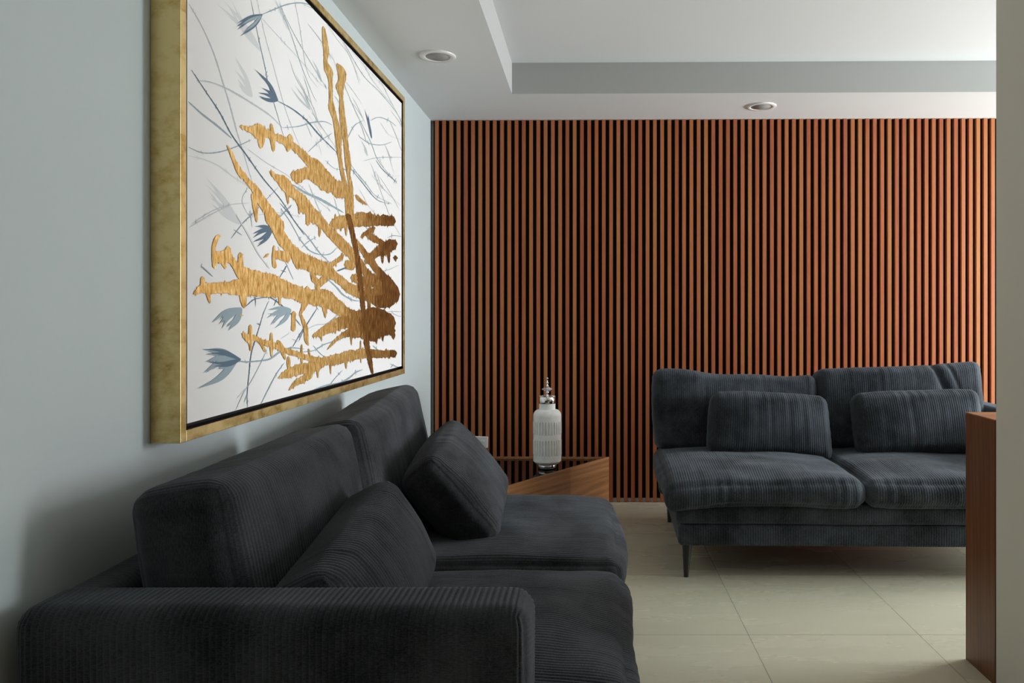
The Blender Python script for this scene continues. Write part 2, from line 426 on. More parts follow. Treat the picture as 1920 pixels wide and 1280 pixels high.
def cushion(name, size, m, parent, M, r=0.03, puff=(0, 0, 0), rib=0.0017, wr=0.004, wsc=(3, 6, 6), seed=0,
            step=None, deform=None, puckers=0.0, seam=0.0, endribs=True, power=3.0):
    """soft box, ribs stand at constant x; M places it in its thing"""
    hx, hy, hz = size[0] / 2, size[1] / 2, size[2] / 2
    r = min(r, hx * 0.95, hy * 0.95, hz * 0.95)
    st = step or (RIB / 6, 0.012, 0.008)
    X = axis_samples(hx, r, st[0], max(4, int(r / st[0] / 1.5)))
    Y = axis_samples(hy, r, st[1], 6)
    Z = axis_samples(hz, r, st[2], 6)
    X[0], X[-1] = -hx, hx; Y[0], Y[-1] = -hy, hy; Z[0], Z[-1] = -hz, hz
    nx, ny, nz = len(X), len(Y), len(Z)
    V, Fq, uvs, base = [], [], [], 0
    idmap = -np.ones((nx, ny, nz), dtype=np.int64)
    I, J, K = np.meshgrid(np.arange(nx), np.arange(ny), np.arange(nz), indexing='ij')
    surf = (I == 0) | (I == nx - 1) | (J == 0) | (J == ny - 1) | (K == 0) | (K == nz - 1)
    idmap[surf] = np.arange(surf.sum())
    P = np.stack([X[I[surf]], Y[J[surf]], Z[K[surf]]], 1)
    onend = (I[surf] == 0) | (I[surf] == nx - 1)
    quads = []
    def face(ids, flip, plane):
        a, b, c, d = ids[:-1, :-1], ids[1:, :-1], ids[1:, 1:], ids[:-1, 1:]
        q = np.stack([a, b, c, d], -1).reshape(-1, 4)
        quads.append((q[:, ::-1] if flip else q, plane))
    face(idmap[:, :, 0], True, 'xy'); face(idmap[:, :, -1], False, 'xy')
    face(idmap[:, 0, :], False, 'xz'); face(idmap[:, -1, :], True, 'xz')
    face(idmap[0, :, :], True, 'zy'); face(idmap[-1, :, :], False, 'zy')
    H = np.array([hx, hy, hz])
    Q = np.clip(P, -(H - r), H - r)
    D = P - Q
    ln = np.linalg.norm(D, axis=1, keepdims=True)
    Nn = D / np.maximum(ln, 1e-9)
    S = Q + Nn * r
    U = P / H                                             # -1..1
    # puff: faces swell away from their seams
    px, py, pz = puff
    fx, fy, fz = (1 - np.abs(U) ** power).T
    S[:, 2] += np.sign(U[:, 2]) * np.abs(U[:, 2]) ** 1.5 * pz * fx ** 0.8 * fy ** 0.8
    S[:, 1] += np.sign(U[:, 1]) * np.abs(U[:, 1]) ** 1.5 * py * fx ** 0.8 * (1 - U[:, 2] ** 2) ** 0.7
    S[:, 0] += np.sign(U[:, 0]) * np.abs(U[:, 0]) ** 1.5 * px * fy ** 0.8 * (1 - U[:, 2] ** 2) ** 0.7
    # wrinkles
    w1 = vnoise(P * np.array(wsc) + seed * 3.1, seed) + 0.5 * vnoise(P * np.array(wsc) * 2.3 + 7, seed + 1)
    crease = -np.maximum(0, 0.10 - np.abs(vnoise(P * np.array(wsc) * 1.2 + 31, seed + 5))) / 0.10
    disp = wr * w1
    if puckers:
        edge = np.maximum(np.abs(U[:, 2]), 0) ** 6 * 0.4 + np.abs(U[:, 1]) ** 14
        disp += puckers * edge * vnoise(np.stack([P[:, 0] * 42, P[:, 1] * 4, P[:, 2] * 4], 1), seed + 9)
    # ribs
    wav = 0.0016 * vnoise(P * np.array([4, 9, 9]) + 11, seed + 2)
    ph = (P[:, 0] + wav) / RIB
    rb = np.abs(np.sin(PI * ph)) ** 0.6
    if endribs:
        phz = (P[:, 2] + wav) / RIB
        fade = np.clip((hy - np.abs(P[:, 1])) / 0.01, 0, 1) * np.clip((hz - np.abs(P[:, 2])) / 0.01, 0, 1)
        re = np.abs(np.sin(PI * phz)) ** 0.75 * fade
        rb = np.where(onend, re, rb)
    else:
        rb = np.where(onend, 0.5, rb)
    wear = 0.72 + 0.28 * vnoise(P * 6 + 5, seed + 3)
    disp += 1.55 * rib * (rb - 0.6) * wear
    if seam:
        # raised piping where two panels meet
        s2 = np.sort(np.abs(Nn), axis=1)
        diag = np.exp(-((s2[:, 2] - s2[:, 1]) / 0.16) ** 2)
        disp += seam * diag
    S += Nn * disp[:, None]
    if deform is not None:
        S = deform(S, U)
    Mn = np.array(M)
    S = S @ Mn[:3, :3].T + Mn[:3, 3]
    fq = np.concatenate([q for q, _ in quads])
    me = bpy.data.meshes.new(name)
    me.vertices.add(len(S)); me.vertices.foreach_set('co', S.astype(np.float32).ravel())
    me.loops.add(fq.size); me.loops.foreach_set('vertex_index', fq.astype(np.int32).ravel())
    me.polygons.add(len(fq))
    me.polygons.foreach_set('loop_start', np.arange(0, fq.size, 4, dtype=np.int32))
    me.polygons.foreach_set('use_smooth', np.ones(len(fq), dtype=bool))
    uvl = me.uv_layers.new(name='UVMap')
    parts = []
    for q, pl in quads:
        p = P[q.ravel()]
        parts.append(p[:, {'xy': [0, 1], 'xz': [0, 2], 'zy': [2, 1]}[pl]])
    me.update(calc_edges=True)
    uvl.data.foreach_set('uv', np.concatenate(parts).astype(np.float32).ravel())
    me.validate()
    return link(name, me, m, parent)

def T(x, y, z, rx=0, ry=0, rz=0):
    return Matrix.Translation((x, y, z)) @ Euler((R(rx), R(ry), R(rz)), 'XYZ').to_matrix().to_4x4()

def sofa(label, loc, rotz, arm_start, fab, cw, seats, backs, fine):
    """x along the seat, y from the front edge backwards"""
    L = 0.15 + 2 * cw
    t = thing('sofa', label, 'sofa', loc, rotz)
    c0 = 0.15 if arm_start else 0.0
    stp = (RIB / 6, 0.014, 0.012) if fine else (RIB / 5, 0.016, 0.014)
    fs = dict(step=stp)
    cushion('base', (L - 0.10, 1.02, 0.095), fab, t, T(L / 2 + (-0.012 if arm_start else 0.012), 0.56, 0.1975), r=0.018, wr=0.001, rib=0.0014, **fs)
    cushion('platform', (L - 0.08, 0.93, 0.092), fab, t, T(L / 2 + (-0.01 if arm_start else 0.01), 0.508, 0.292), r=0.03, wr=0.0025, rib=0.0014, seed=3, **fs)
    cushion('back_frame', (L - 0.04, 0.10, 0.54), fab, t, T(L / 2 + (-0.02 if arm_start else 0.02), 1.045, 0.42), r=0.035, wr=0.001, rib=0.0014, seed=4, **fs)
    ax = 0.072 if arm_start else L - 0.072
    cushion('arm', (0.885, 0.145, 0.545), fab, t, T(ax, 0.21 + 0.4425, 0.4225, rz=90), r=0.038, wr=0.0012, rib=0.0021, seed=5,
            step=(RIB / 7, 0.006, 0.005), endribs=True)
    for i, kw in enumerate(seats):
        d = dict(dw=0.0, x=0, z=0, ry=0, rx=0, seed=10 + i, puff=(0.012, 0.022, 0.030), deform=None, dy=0)
        d.update(kw)
        cushion('seat_cushion', (cw - 0.004 + d['dw'], 0.86, 0.115), fab, t,
                T(c0 + cw * (i + 0.5) + d['x'], 0.43 + 0.012 + d['dy'], 0.392 + d['z'], rx=d['rx'], ry=d['ry']),
                r=0.045, puff=d['puff'], wr=0.012, wsc=(2.6, 5.0, 5), seed=d['seed'], puckers=0.0022, deform=d['deform'],
                rib=0.0019, seam=0.0, step=stp)
    for i, kw in enumerate(backs):
        d = dict(dw=0.0, x=0, z=0, ry=0, lean=-9, seed=20 + i, h=0.44, y=0.865, deform=None, rz=0)
        d.update(kw)
        cushion('back_cushion', (cw - 0.01 + d['dw'], 0.19, d['h']), fab, t,
                T(c0 + cw * (i + 0.5) + d['x'], d['y'], 0.43 + d['h'] / 2 + d['z'], rx=d['lean'], ry=d['ry'], rz=d['rz']),
                r=0.042, puff=(0.010, 0.028, 0.006), wr=0.006, wsc=(2.2, 5, 5), seed=d['seed'], puckers=0.002, deform=d['deform'],
                rib=0.0017, seam=0.003, step=(stp[0], 0.010, 0.010))
    for lx, ly in ((0.105, 0.10), (L - 0.105, 0.10), (0.105, 0.985), (L - 0.105, 0.985)):
        b = MB()
        sx = (1 if lx > L / 2 else -1) * 0.006
        vs_n = 20
        prof = [(0.0105, 0.0), (0.0108, 0.004), (0.023, 0.15), (0.023, 0.156)]
        b.lathe(prof, vs_n, (0, 0, 0))
        b.v = [(lx + x + sx * (1 - z / 0.15), ly + y + (-0.012 if ly < 0.5 else 0.012) * (1 - z / 0.15), z) for x, y, z in b.v]
        b.build('leg', M_LEG, t)
    return t

def drape(corner_drop, lift=0.0):
    def f(S, U):
        # front left corner slumps over the platform
        k = np.clip((-U[:, 1] - 0.55) / 0.45, 0, 1) ** 2
        s = np.clip((-U[:, 0] - 0.2) / 0.8, 0, 1) ** 2
        S[:, 2] -= corner_drop * k * s
        S[:, 2] += lift * np.exp(-((U[:, 0] - 0.1) / 0.5) ** 2) * np.clip(U[:, 1] + 0.4, 0, 1) * (U[:, 2] > -2)
        return S
    return f

def topshape(fn):
    """raise or lower the top edge along the length"""
    def f(S, U):
        k = np.clip((U[:, 2] + 1) / 2, 0, 1) ** 1.5
        S[:, 2] += fn(U[:, 0]) * k
        return S
    return f

def fold(S, U):
    S = topshape(lambda u: 0.012 * u + 0.022 * np.clip(u, 0, 1) ** 1.5)(S, U)
    line = U[:, 0] - (0.42 + 0.16 * (1 - U[:, 2]))
    g = np.exp(-(line / 0.045) ** 2) * np.clip(U[:, 2] + 0.5, 0, 1) * (U[:, 1] < 0.3)
    g2 = np.exp(-((line - 0.17) / 0.03) ** 2) * np.clip(U[:, 2] + 0.1, 0, 1) * (U[:, 1] < 0.3)
    S[:, 1] += 0.022 * g + 0.010 * g2
    S[:, 2] -= 0.006 * g * (U[:, 2] > 0.8)
    return S

sofa('charcoal corduroy sofa under the framed painting along the left wall', (0.11, 1.29, 0), PI / 2, True, M_FABL, 0.85,
     [dict(z=-0.014, x=-0.03), dict(z=0.003)],
     [dict(z=-0.002, dw=-0.04, x=-0.02, lean=-10), dict(z=0.01, x=0.01, lean=-12,
      deform=topshape(lambda u: 0.018 * np.sin(np.clip(u, -1, 1) * 1.8)))], True)
sofa('slate blue corduroy sofa in front of the wooden slat wall', (0.34, 3.39, 0), R(-1.2), False, M_FABR, 0.89,
     [dict(deform=drape(0.035)), dict(z=0.004, seed=15)],
     [dict(z=0.014, deform=topshape(lambda u: -0.018 - 0.022 * np.clip(u + 0.4, -0.6, 0.6) * 1.4 + 0.006 * np.sin(u * 7))),
      dict(z=0.024, deform=fold, x=0.01)], False)

def pillow(label, loc, lean, rz, roll, fab, size=(0.62, 0.15, 0.33), seed=0, deform=None):
    t = thing('throw_pillow', label, 'pillow', loc, rz)
    M = Euler((R(lean), 0, 0), 'XYZ').to_matrix().to_4x4() @ Euler((0, R(roll), 0), 'XYZ').to_matrix().to_4x4()
    o = cushion('throw_pillow', size, fab, None, M, r=0.042, puff=(0.010, 0.032, 0.008), wr=0.0045, wsc=(3, 6, 7), seed=seed,
                puckers=0.0025, rib=0.0019, seam=0.0035, step=(RIB / 6, 0.009, 0.009), deform=deform)
    bpy.data.objects.remove(t)
    o.location = loc
    o.rotation_euler = (0, 0, rz)
    return tag(o, label, 'pillow')

def flare(S, U):
    S[:, 0] -= 0.011 * U[:, 2] * U[:, 0]
    S[:, 2] -= 0.016 * np.clip(U[:, 0], 0, 1) ** 2 * np.clip(-U[:, 2], 0, 1)
    return S

pillow('near charcoal lumbar pillow on the left sofa just beyond its armrest', (-0.515, 1.75, 0.585), -28, PI / 2, -6, M_FABL, size=(0.62, 0.15, 0.28), seed=41)
pillow('charcoal lumbar pillow slumped at the far end of the left sofa beside the corner table', (-0.465, 2.75, 0.59), -40, PI / 2, -5, M_FABL, size=(0.62, 0.15, 0.35), seed=42)
pillow('lumbar pillow on the left seat of the slate blue sofa', (0.945, 4.03, 0.61), -14, R(-1), 2, M_FABR, size=(0.62, 0.13, 0.32), seed=43, deform=flare)
pillow('lumbar pillow on the right seat of the slate blue sofa behind the wooden counter', (1.72, 4.01, 0.628), -14, R(-2), -2, M_FABR, size=(0.64, 0.13, 0.315), seed=44)

# ------------------------------------------------------------------ corner table
tb = thing('corner_table', 'low triangular wooden corner table with a black glass top', 'table', (-0.6, 4.3, 0))
ox, oy = 0.6, -4.3
A_ = (0.125, by(0.125) - 0.01); B_ = (-1.0, 3.17)
Cc = (-1.0, by(-1.0) - 0.01)
zt = 0.29
def tri_inset(d):
    def off(p, q):
        dx, dy = q[0] - p[0], q[1] - p[1]; l = math.hypot(dx, dy); n = (-dy / l * d, dx / l * d)
        return (p[0] + n[0], p[1] + n[1]), (dx, dy)
    def isec(l1, l2):
        (p, a), (q, b) = l1, l2
        det = a[0] * -b[1] + b[0] * a[1]
        rx, ry = q[0] - p[0], q[1] - p[1]
        s = (rx * -b[1] + b[0] * ry) / det
        return (p[0] + a[0] * s, p[1] + a[1] * s)
    e = [off(B_, A_), off(A_, Cc), off(Cc, B_)]
    return [isec(e[2], e[0]), isec(e[0], e[1]), isec(e[1], e[2])]
outer = [B_, A_, Cc]
inner = tri_inset(0.013)
def loc_(p): return (p[0] + ox, p[1] + oy)
for nm, i in (('front_panel', 0), ('back_rail', 1), ('side_rail', 2)):
    j = (i + 1) % 3
    b = MB()
    b.prism([loc_(outer[i]), loc_(outer[j]), loc_(inner[j]), loc_(inner[i])], 0.0, zt)
    b.build(nm, M_TABLEWOOD, tb)
M_GLASS, tg, bg = mat('black_glass', (0.004, 0.004, 0.005), 0.03, spec=0.6)
b = MB(); b.prism([loc_(p) for p in inner], zt - 0.022, zt - 0.012)
b.build('glass_top', M_GLASS, tb)

# ------------------------------------------------------------------ lidded vase
def vase_mat():
    m, t, b = mat('chalky_white_ceramic', (0.62, 0.63, 0.62), 0.5, spec=0.5)
    v = coords(t)
    n1 = noise(t, v, 260, 3, 0.7)
    n2 = noise(t, v, 30, 4, 0.6)
    r = ramp(t, [(0.3, (0.84, 0.86, 0.85)), (0.6, (0.92, 0.94, 0.93))])
    t.links.new(n2, r.inputs[0]); t.links.new(r.outputs[0], b.inputs['Base Color'])
    bump(t, b, n1, 0.5, 0.0015)
    return m
M_CER = vase_mat()
M_CHROME, _, _ = mat('polished_chrome', (0.78, 0.77, 0.75), 0.12, metal=1)
M_CRYST, tcg, bcg = mat('clear_crystal', (0.95, 0.97, 0.97), 0.02)
bcg.inputs['Transmission Weight'].default_value = 0.85
va = thing('lidded_vase', 'white ridged lidded jar with chrome foot and crystal finial on the corner table', 'vase', (-0.25, 4.53, zt - 0.012))
b = MB(); b.lathe([(0.0555, 0), (0.0555, 0.030), (0.052, 0.032), (0.052, 0.036)], 64); b.build('foot', M_CHROME, va)
# body with two bands of flutes
zs = [0.034, 0.035, 0.038, 0.041, 0.048]
zs += list(np.linspace(0.055, 0.30, 60)) + [0.305, 0.312, 0.32, 0.33, 0.338, 0.344, 0.348, 0.352, 0.38, 0.392]
def body_r(z):
    if z < 0.0345: return 0.050
    if z < 0.0355: return 0.070
    if z < 0.040: return 0.074
    if z < 0.048: return 0.0765 if z < 0.042 else 0.080
    if z < 0.315: return 0.0828
    if z < 0.352:
        k = (z - 0.315) / (0.352 - 0.315)
        return 0.0828 - 0.034 * (1 - math.sqrt(max(0, 1 - k ** 2)))
    return 0.0482
na = 30 * 10
vb = MB(); vs, fs = [], []
for z in zs:
    r0 = body_r(z)
    def band(a, c): return max(0, min(1, (z - a) / 0.004)) * max(0, min(1, (c - z) / 0.004))
    g = max(band(0.083, 0.176), band(0.207, 0.281))
    for k in range(na):
        a = 2 * PI * k / na
        u = (k % 10) / 10.0
        fl = 1.0 if 0.05 < u < 0.5 else 0.0
        rr = r0 + 0.0016 * g - 0.0095 * g * fl
        vs.append((rr * math.cos(a), rr * math.sin(a), z))
for i in range(len(zs) - 1):
    for k in range(na):
        k2 = (k + 1) % na
        fs.append((i * na + k, i * na + k2, (i + 1) * na + k2, (i + 1) * na + k))
fs.append(tuple(range(na))[::-1]); fs.append(tuple((len(zs) - 1) * na + k for k in range(na)))
vb.add(vs, fs, 0, False)
vb.build('body', M_CER, va)
b = MB(); b.lathe([(0.049, 0.387), (0.0497, 0.388), (0.0497, 0.426), (0.047, 0.428), (0.020, 0.4285), (0.012, 0.431)], 64)
for k in range(28):
    a = 2 * PI * k / 28
    b.lathe([(0.0006, 0), (0.0026, 0.001), (0.0026, 0.0035), (0.0006, 0.005)], 8, (0.0445 * math.cos(a), 0.0445 * math.sin(a), 0.4275))
lid = b.build('lid', M_CHROME, va)
b = MB(); b.lathe([(0.010, 0.430), (0.0062, 0.436), (0.0062, 0.447), (0.010, 0.452), (0.0055, 0.456), (0.0052, 0.486), (0.009, 0.490), (0.0045, 0.496),
                   (0.0042, 0.505), (0.0085, 0.508), (0.0085, 0.510), (0.0032, 0.514), (0.0028, 0.528), (0.0052, 0.532), (0.0050, 0.538), (0.001, 0.543)], 20)
b.build('finial', M_CHROME, va)
b = MB(); b.lathe([(0.008, 0.454), (0.022, 0.463), (0.033, 0.4705), (0.022, 0.479), (0.008, 0.488)], 14, smooth=False)
b.build('crystal_disc', M_CRYST, va)

# ------------------------------------------------------------------ wall socket by the table
so = thing('wall_socket', 'white wall socket plate on the slats, half hidden behind the far pillow', 'socket', (-0.70, by(-0.70) - 0.002, 0.40))
so.rotation_euler = (0, R(2), -0.0149)
bxo('plate', -0.065, 0.055, -0.012, 0.0, -0.055, 0.018, M_PLAST, so, 0.003)
bxo('switch', 0.010, 0.032, -0.0145, -0.010, -0.018, -0.004, M_PLAST, so, 0.001)

# ------------------------------------------------------------------ downlights
def downlight(label, loc, r):
    t = thing('downlight', label, 'ceiling light', loc, 0, 'recessed ceiling lights')
    b = MB()
    prof = [(r * 0.66, 0.0), (r * 0.68, -0.006), (r * 0.80, -0.0075), (r * 0.97, -0.006), (r, -0.003), (r, 0.0)]
    vs, fs, n = [], [], 64
    b.lathe([(q, z) for q, z in prof], n, cap=False)
    b.build('trim_ring', M_WHMETAL, t)
    b = MB(); b.lathe([(0.001, -0.005), (r * 0.67, -0.0052), (r * 0.67, -0.001)], n, cap=False)
    b.build('diffuser', M_DIFF, t)
downlight('round white downlight in the left ceiling border beside the painting', ((821 - CX) / 392.0, F / 392.0, CZ), 0.086)
downlight('round white downlight over the slat wall in the rear ceiling border', ((1427 - CX) / 315.5, F / 315.5, CZ), 0.089)

# ------------------------------------------------------------------ wooden counter end at the right
ct = thing('wooden_counter', 'dark reddish wooden counter end beside the grey wall at the right', 'counter', (1.307, 2.648, 0))
bxo('end_panel', 0, 0.035, -0.19, 0, 0, 0.854, M_COUNTER, ct)
bxo('rear_panel', 0.0351, 0.62, -0.03, 0, 0, 0.854, M_COUNTER, ct)
bxo('worktop', 0.0, 0.62, -0.19, 0, 0.8541, 0.857, M_TOPWOOD, ct)

# ------------------------------------------------------------------ framed painting
PA = 0.0119                                              # the picture hangs very slightly off parallel
PO = Vector((LX + 0.0008, 1.758, 0.900))                 # lower near back corner
PT, PB, PL_, FD = 1.3725, 0.0, 2.038, 0.07               # top, bottom, length, frame depth
fp = thing('framed_painting', 'large gold framed abstract painting with gold leaf branches and blue grasses', 'painting', PO)
fp.rotation_euler = (0, 0, -PA)
# local axes: x away from the wall, y along the wall, z up
FW = 0.026
fm = MB()
fm.box(0, FD, 0, FW, 0, PT); fm.box(0, FD, PL_ - FW, PL_, 0, PT)
fm.box(0, FD, FW, PL_ - FW, 0, FW); fm.box(0, FD, FW, PL_ - FW, PT - FW, PT)
fm.build('frame', M_GOLDF, fp, 0.0012)
GAP = 0.014
bm_ = MB()
bm_.box(0.002, 0.040, FW, PL_ - FW, FW, PT - FW)
LN = 0.0012
bm_.box(0.040, FD - 0.003, FW, FW + LN, FW, PT - FW); bm_.box(0.040, FD - 0.003, PL_ - FW - LN, PL_ - FW, FW, PT - FW)
bm_.box(0.040, FD - 0.003, FW + LN, PL_ - FW - LN, FW, FW + LN); bm_.box(0.040, FD - 0.003, FW + LN, PL_ - FW - LN, PT - FW - LN, PT - FW)
bm_.build('inner_tray', M_BLKFR, fp)
CXP = 0.064                                              # canvas face, local x
y0c, y1c, z0c, z1c = FW + GAP, PL_ - FW - GAP, FW + GAP, PT - FW - GAP

ca, sa = math.cos(PA), math.sin(PA)
def on_canvas(px, py):
    """point of the canvas plane seen at a photo pixel -> local (y, z) on the canvas"""
    dx, dz = (px - CX) / F, (CY - py) / F
    # ray: (dx*s, s, EYE + dz*s); local x = (X-PO.x)*ca - (Y-PO.y)*sa = CXP
    s = (CXP + PO.x * ca - PO.y * sa) / (dx * ca - sa)
    X, Y, Z = dx * s, s, EYE + dz * s
    return (X - PO.x) * sa + (Y - PO.y) * ca, Z - PO.z

rnd = random.Random(7)
cv = MB()
cv.box(0.040, CXP, y0c, y1c, z0c, z1c, 0)
layer = [0]
BL, MI, PA_, WI, GO, BR = 2, 3, 4, 5, 1, 6
def emit(strip, mi, lift):
    """strip: list of (left px, right px) pairs in photo pixels, laid on the canvas"""
    x = CXP + lift + layer[0] * 3e-6
    layer[0] += 1
    vs = []
    for a, b in strip:
        for p in (a, b):
            y, z = on_canvas(*p)
            y = min(max(y, y0c), y1c); z = min(max(z, z0c), z1c)
            vs.append((x, y, z))
    fs = [(2 * i, 2 * i + 1, 2 * i + 3, 2 * i + 2) for i in range(len(strip) - 1)]
    # drop degenerate quads outside the canvas
    keep, mis = [], []
    for k, q in enumerate(fs):
        ys = [vs[i][1] for i in q]; zz = [vs[i][2] for i in q]
        if max(ys) - min(ys) > 1e-6 and max(zz) - min(zz) > 1e-6:
            keep.append(q)
            m_ = mi
            if mi == GO:                                   # the leaf was toned to dark bronze towards the root of the branches
                xx = sum(strip[k][0]) / 2 if False else (strip[k][0][0] + strip[k][1][0]) / 2
                yy = (strip[k][0][1] + strip[k][1][1]) / 2
                lim = 712 - 38 * math.exp(-((yy - 606) / 34) ** 2) + 5 * math.sin(yy * 0.13) + rnd.uniform(-7, 7)
                if 645 < yy < 705:
                    lim = 730
                if yy < 395:
                    lim = 900
                if xx > lim:
                    m_ = BR
                elif xx > lim - 26 - 22 * rnd.random():
                    m_ = 7
            mis.append(m_)
    cv.add(vs, keep, mi)
    if mis:
        cv.mi[-len(mis):] = mis

def spline(pts, step):
    """Catmull-Rom through points of any dimension, about one sample per step"""
    P = [np.array(p, float) for p in pts]
    if len(P) == 2:
        n = max(2, int(np.linalg.norm(P[1][:2] - P[0][:2]) / step))
        return [P[0] + (P[1] - P[0]) * i / n for i in range(n + 1)]
    E = [2 * P[0] - P[1]] + P + [2 * P[-1] - P[-2]]
    out = []
    for i in range(1, len(E) - 2):
        p0, p1, p2, p3 = E[i - 1], E[i], E[i + 1], E[i + 2]
        n = max(1, int(np.linalg.norm(p2[:2] - p1[:2]) / step))
        for k in range(n):
            t = k / n
            out.append(0.5 * (2 * p1 + (p2 - p0) * t + (2 * p0 - 5 * p1 + 4 * p2 - p3) * t * t + (3 * p1 - p0 - 3 * p2 + p3) * t ** 3))
    out.append(P[-1])
    return out

CR = {'A': (270, 0, 3.048), 'B': (270, 400, 2.91), 'C': (340, 0, 6.4), 'D': (540, 100, 5.565), 'E': (560, 300, 6.095),
      'G': (560, 500, 5.5545), 'H': (340, 380, 5.817), 'I': (340, 580, 5.817)}
def px_(c, p):
    ox_, oy_, s = CR[c]
    q = [ox_ + p[0] / s, oy_ + p[1] / s] + [v / s for v in p[2:]]
    return q

def rough(n, amp, spike):
    """ragged edge: random walk plus bristle spikes"""
    out, v = [], 0.0
    for i in range(n):
        v = 0.6 * v + rnd.uniform(-1, 1) * amp
        s = rnd.uniform(0.4, 1) * spike if rnd.random() < 0.16 else 0
        s *= rnd.random() < 0.5 and 1.0 or 0.35
        out.append(v + s)
    return out

def gold(c, pts, vertical=True, amp=1.0, spike=4.5, dark=False):
    """vertical=True: ragged bristle edges point up and down (branches); else sideways (stems)"""
    S = spline([px_(c, p) for p in pts], 0.8)
    n = len(S)
    ea, eb = rough(n, amp, spike), rough(n, amp, spike)
    st = []
    for i, q in enumerate(S):
        e = min(1, i / 4, (n - 1 - i) / 4)
        wq = max(q[2], 0.4)
        k = min(1.0, wq / 4)
        if vertical:
            st.append(((q[0], q[1] - (wq + ea[i] * k) * max(e, 0.25)), (q[0], q[1] + (wq + eb[i] * k) * max(e, 0.25))))
        else:
            st.append(((q[0] - (wq + 0.35 * ea[i] * k) * max(e, 0.25), q[1]), (q[0] + (wq + 0.35 * eb[i] * k) * max(e, 0.25), q[1])))
    emit(st, BR if dark else GO, 0.0003)

def brush(c, pts, wd, mi, taper=True):
    S = spline([px_(c, p)[:2] for p in pts], 3.0)
    n = len(S); st = []
    for i, q in enumerate(S):
        a, b = S[max(0, i - 1)], S[min(n - 1, i + 1)]
        d = b - a; l = max(1e-6, np.linalg.norm(d)); nx_, ny_ = -d[1] / l, d[0] / l
        t = i / max(1, n - 1)
        k = (math.sin(PI * min(1, max(0, t))) ** 0.5 * 0.75 + 0.25) if taper else 1
        k *= 1 + 0.2 * rnd.uniform(-1, 1)
        h = wd / 2 * k
        st.append(((q[0] - nx_ * h, q[1] - ny_ * h), (q[0] + nx_ * h, q[1] + ny_ * h)))
    emit(st, mi, 0.0002)

def tassel(c, base, tips, mi, wd, bend=0.12, hair=4):
    """feathery head: fat petals from one base running out into hairs"""
    bx, by_ = px_(c, base)
    T_ = [px_(c, t) for t in tips]
    for j, (tx, ty_) in enumerate(T_):
        for k in range(hair):
            f = rnd.uniform(0.72, 1.02) if k else 1.0
            jx, jy = (rnd.uniform(-1, 1) * wd * 0.6, rnd.uniform(-1, 1) * wd * 0.6) if k else (0, 0)
            ex, ey = bx + (tx - bx) * f + jx, by_ + (ty_ - by_) * f + jy
            mx, my = (bx + ex) / 2 - (ey - by_) * bend * (1 if j < len(T_) / 2 else -1), (by_ + ey) / 2 + (ex - bx) * bend * (1 if j < len(T_) / 2 else -1)
            S = spline([(bx, by_), (mx, my), (ex, ey)], 2.0)
            n = len(S); st = []
            for i, q in enumerate(S):
                a, b = S[max(0, i - 1)], S[min(n - 1, i + 1)]
                d = b - a; l = max(1e-6, np.linalg.norm(d)); nx_, ny_ = -d[1] / l, d[0] / l
                t = i / (n - 1)
                h = wd * 1.5 * (0.25 + 1.9 * t * (1 - t) * (1.5 - t)) * (1 - t ** 3) * (1 if k == 0 else 0.6)
                st.append(((q[0] - nx_ * h, q[1] - ny_ * h), (q[0] + nx_ * h, q[1] + ny_ * h)))
            emit(st, mi, 0.0001)

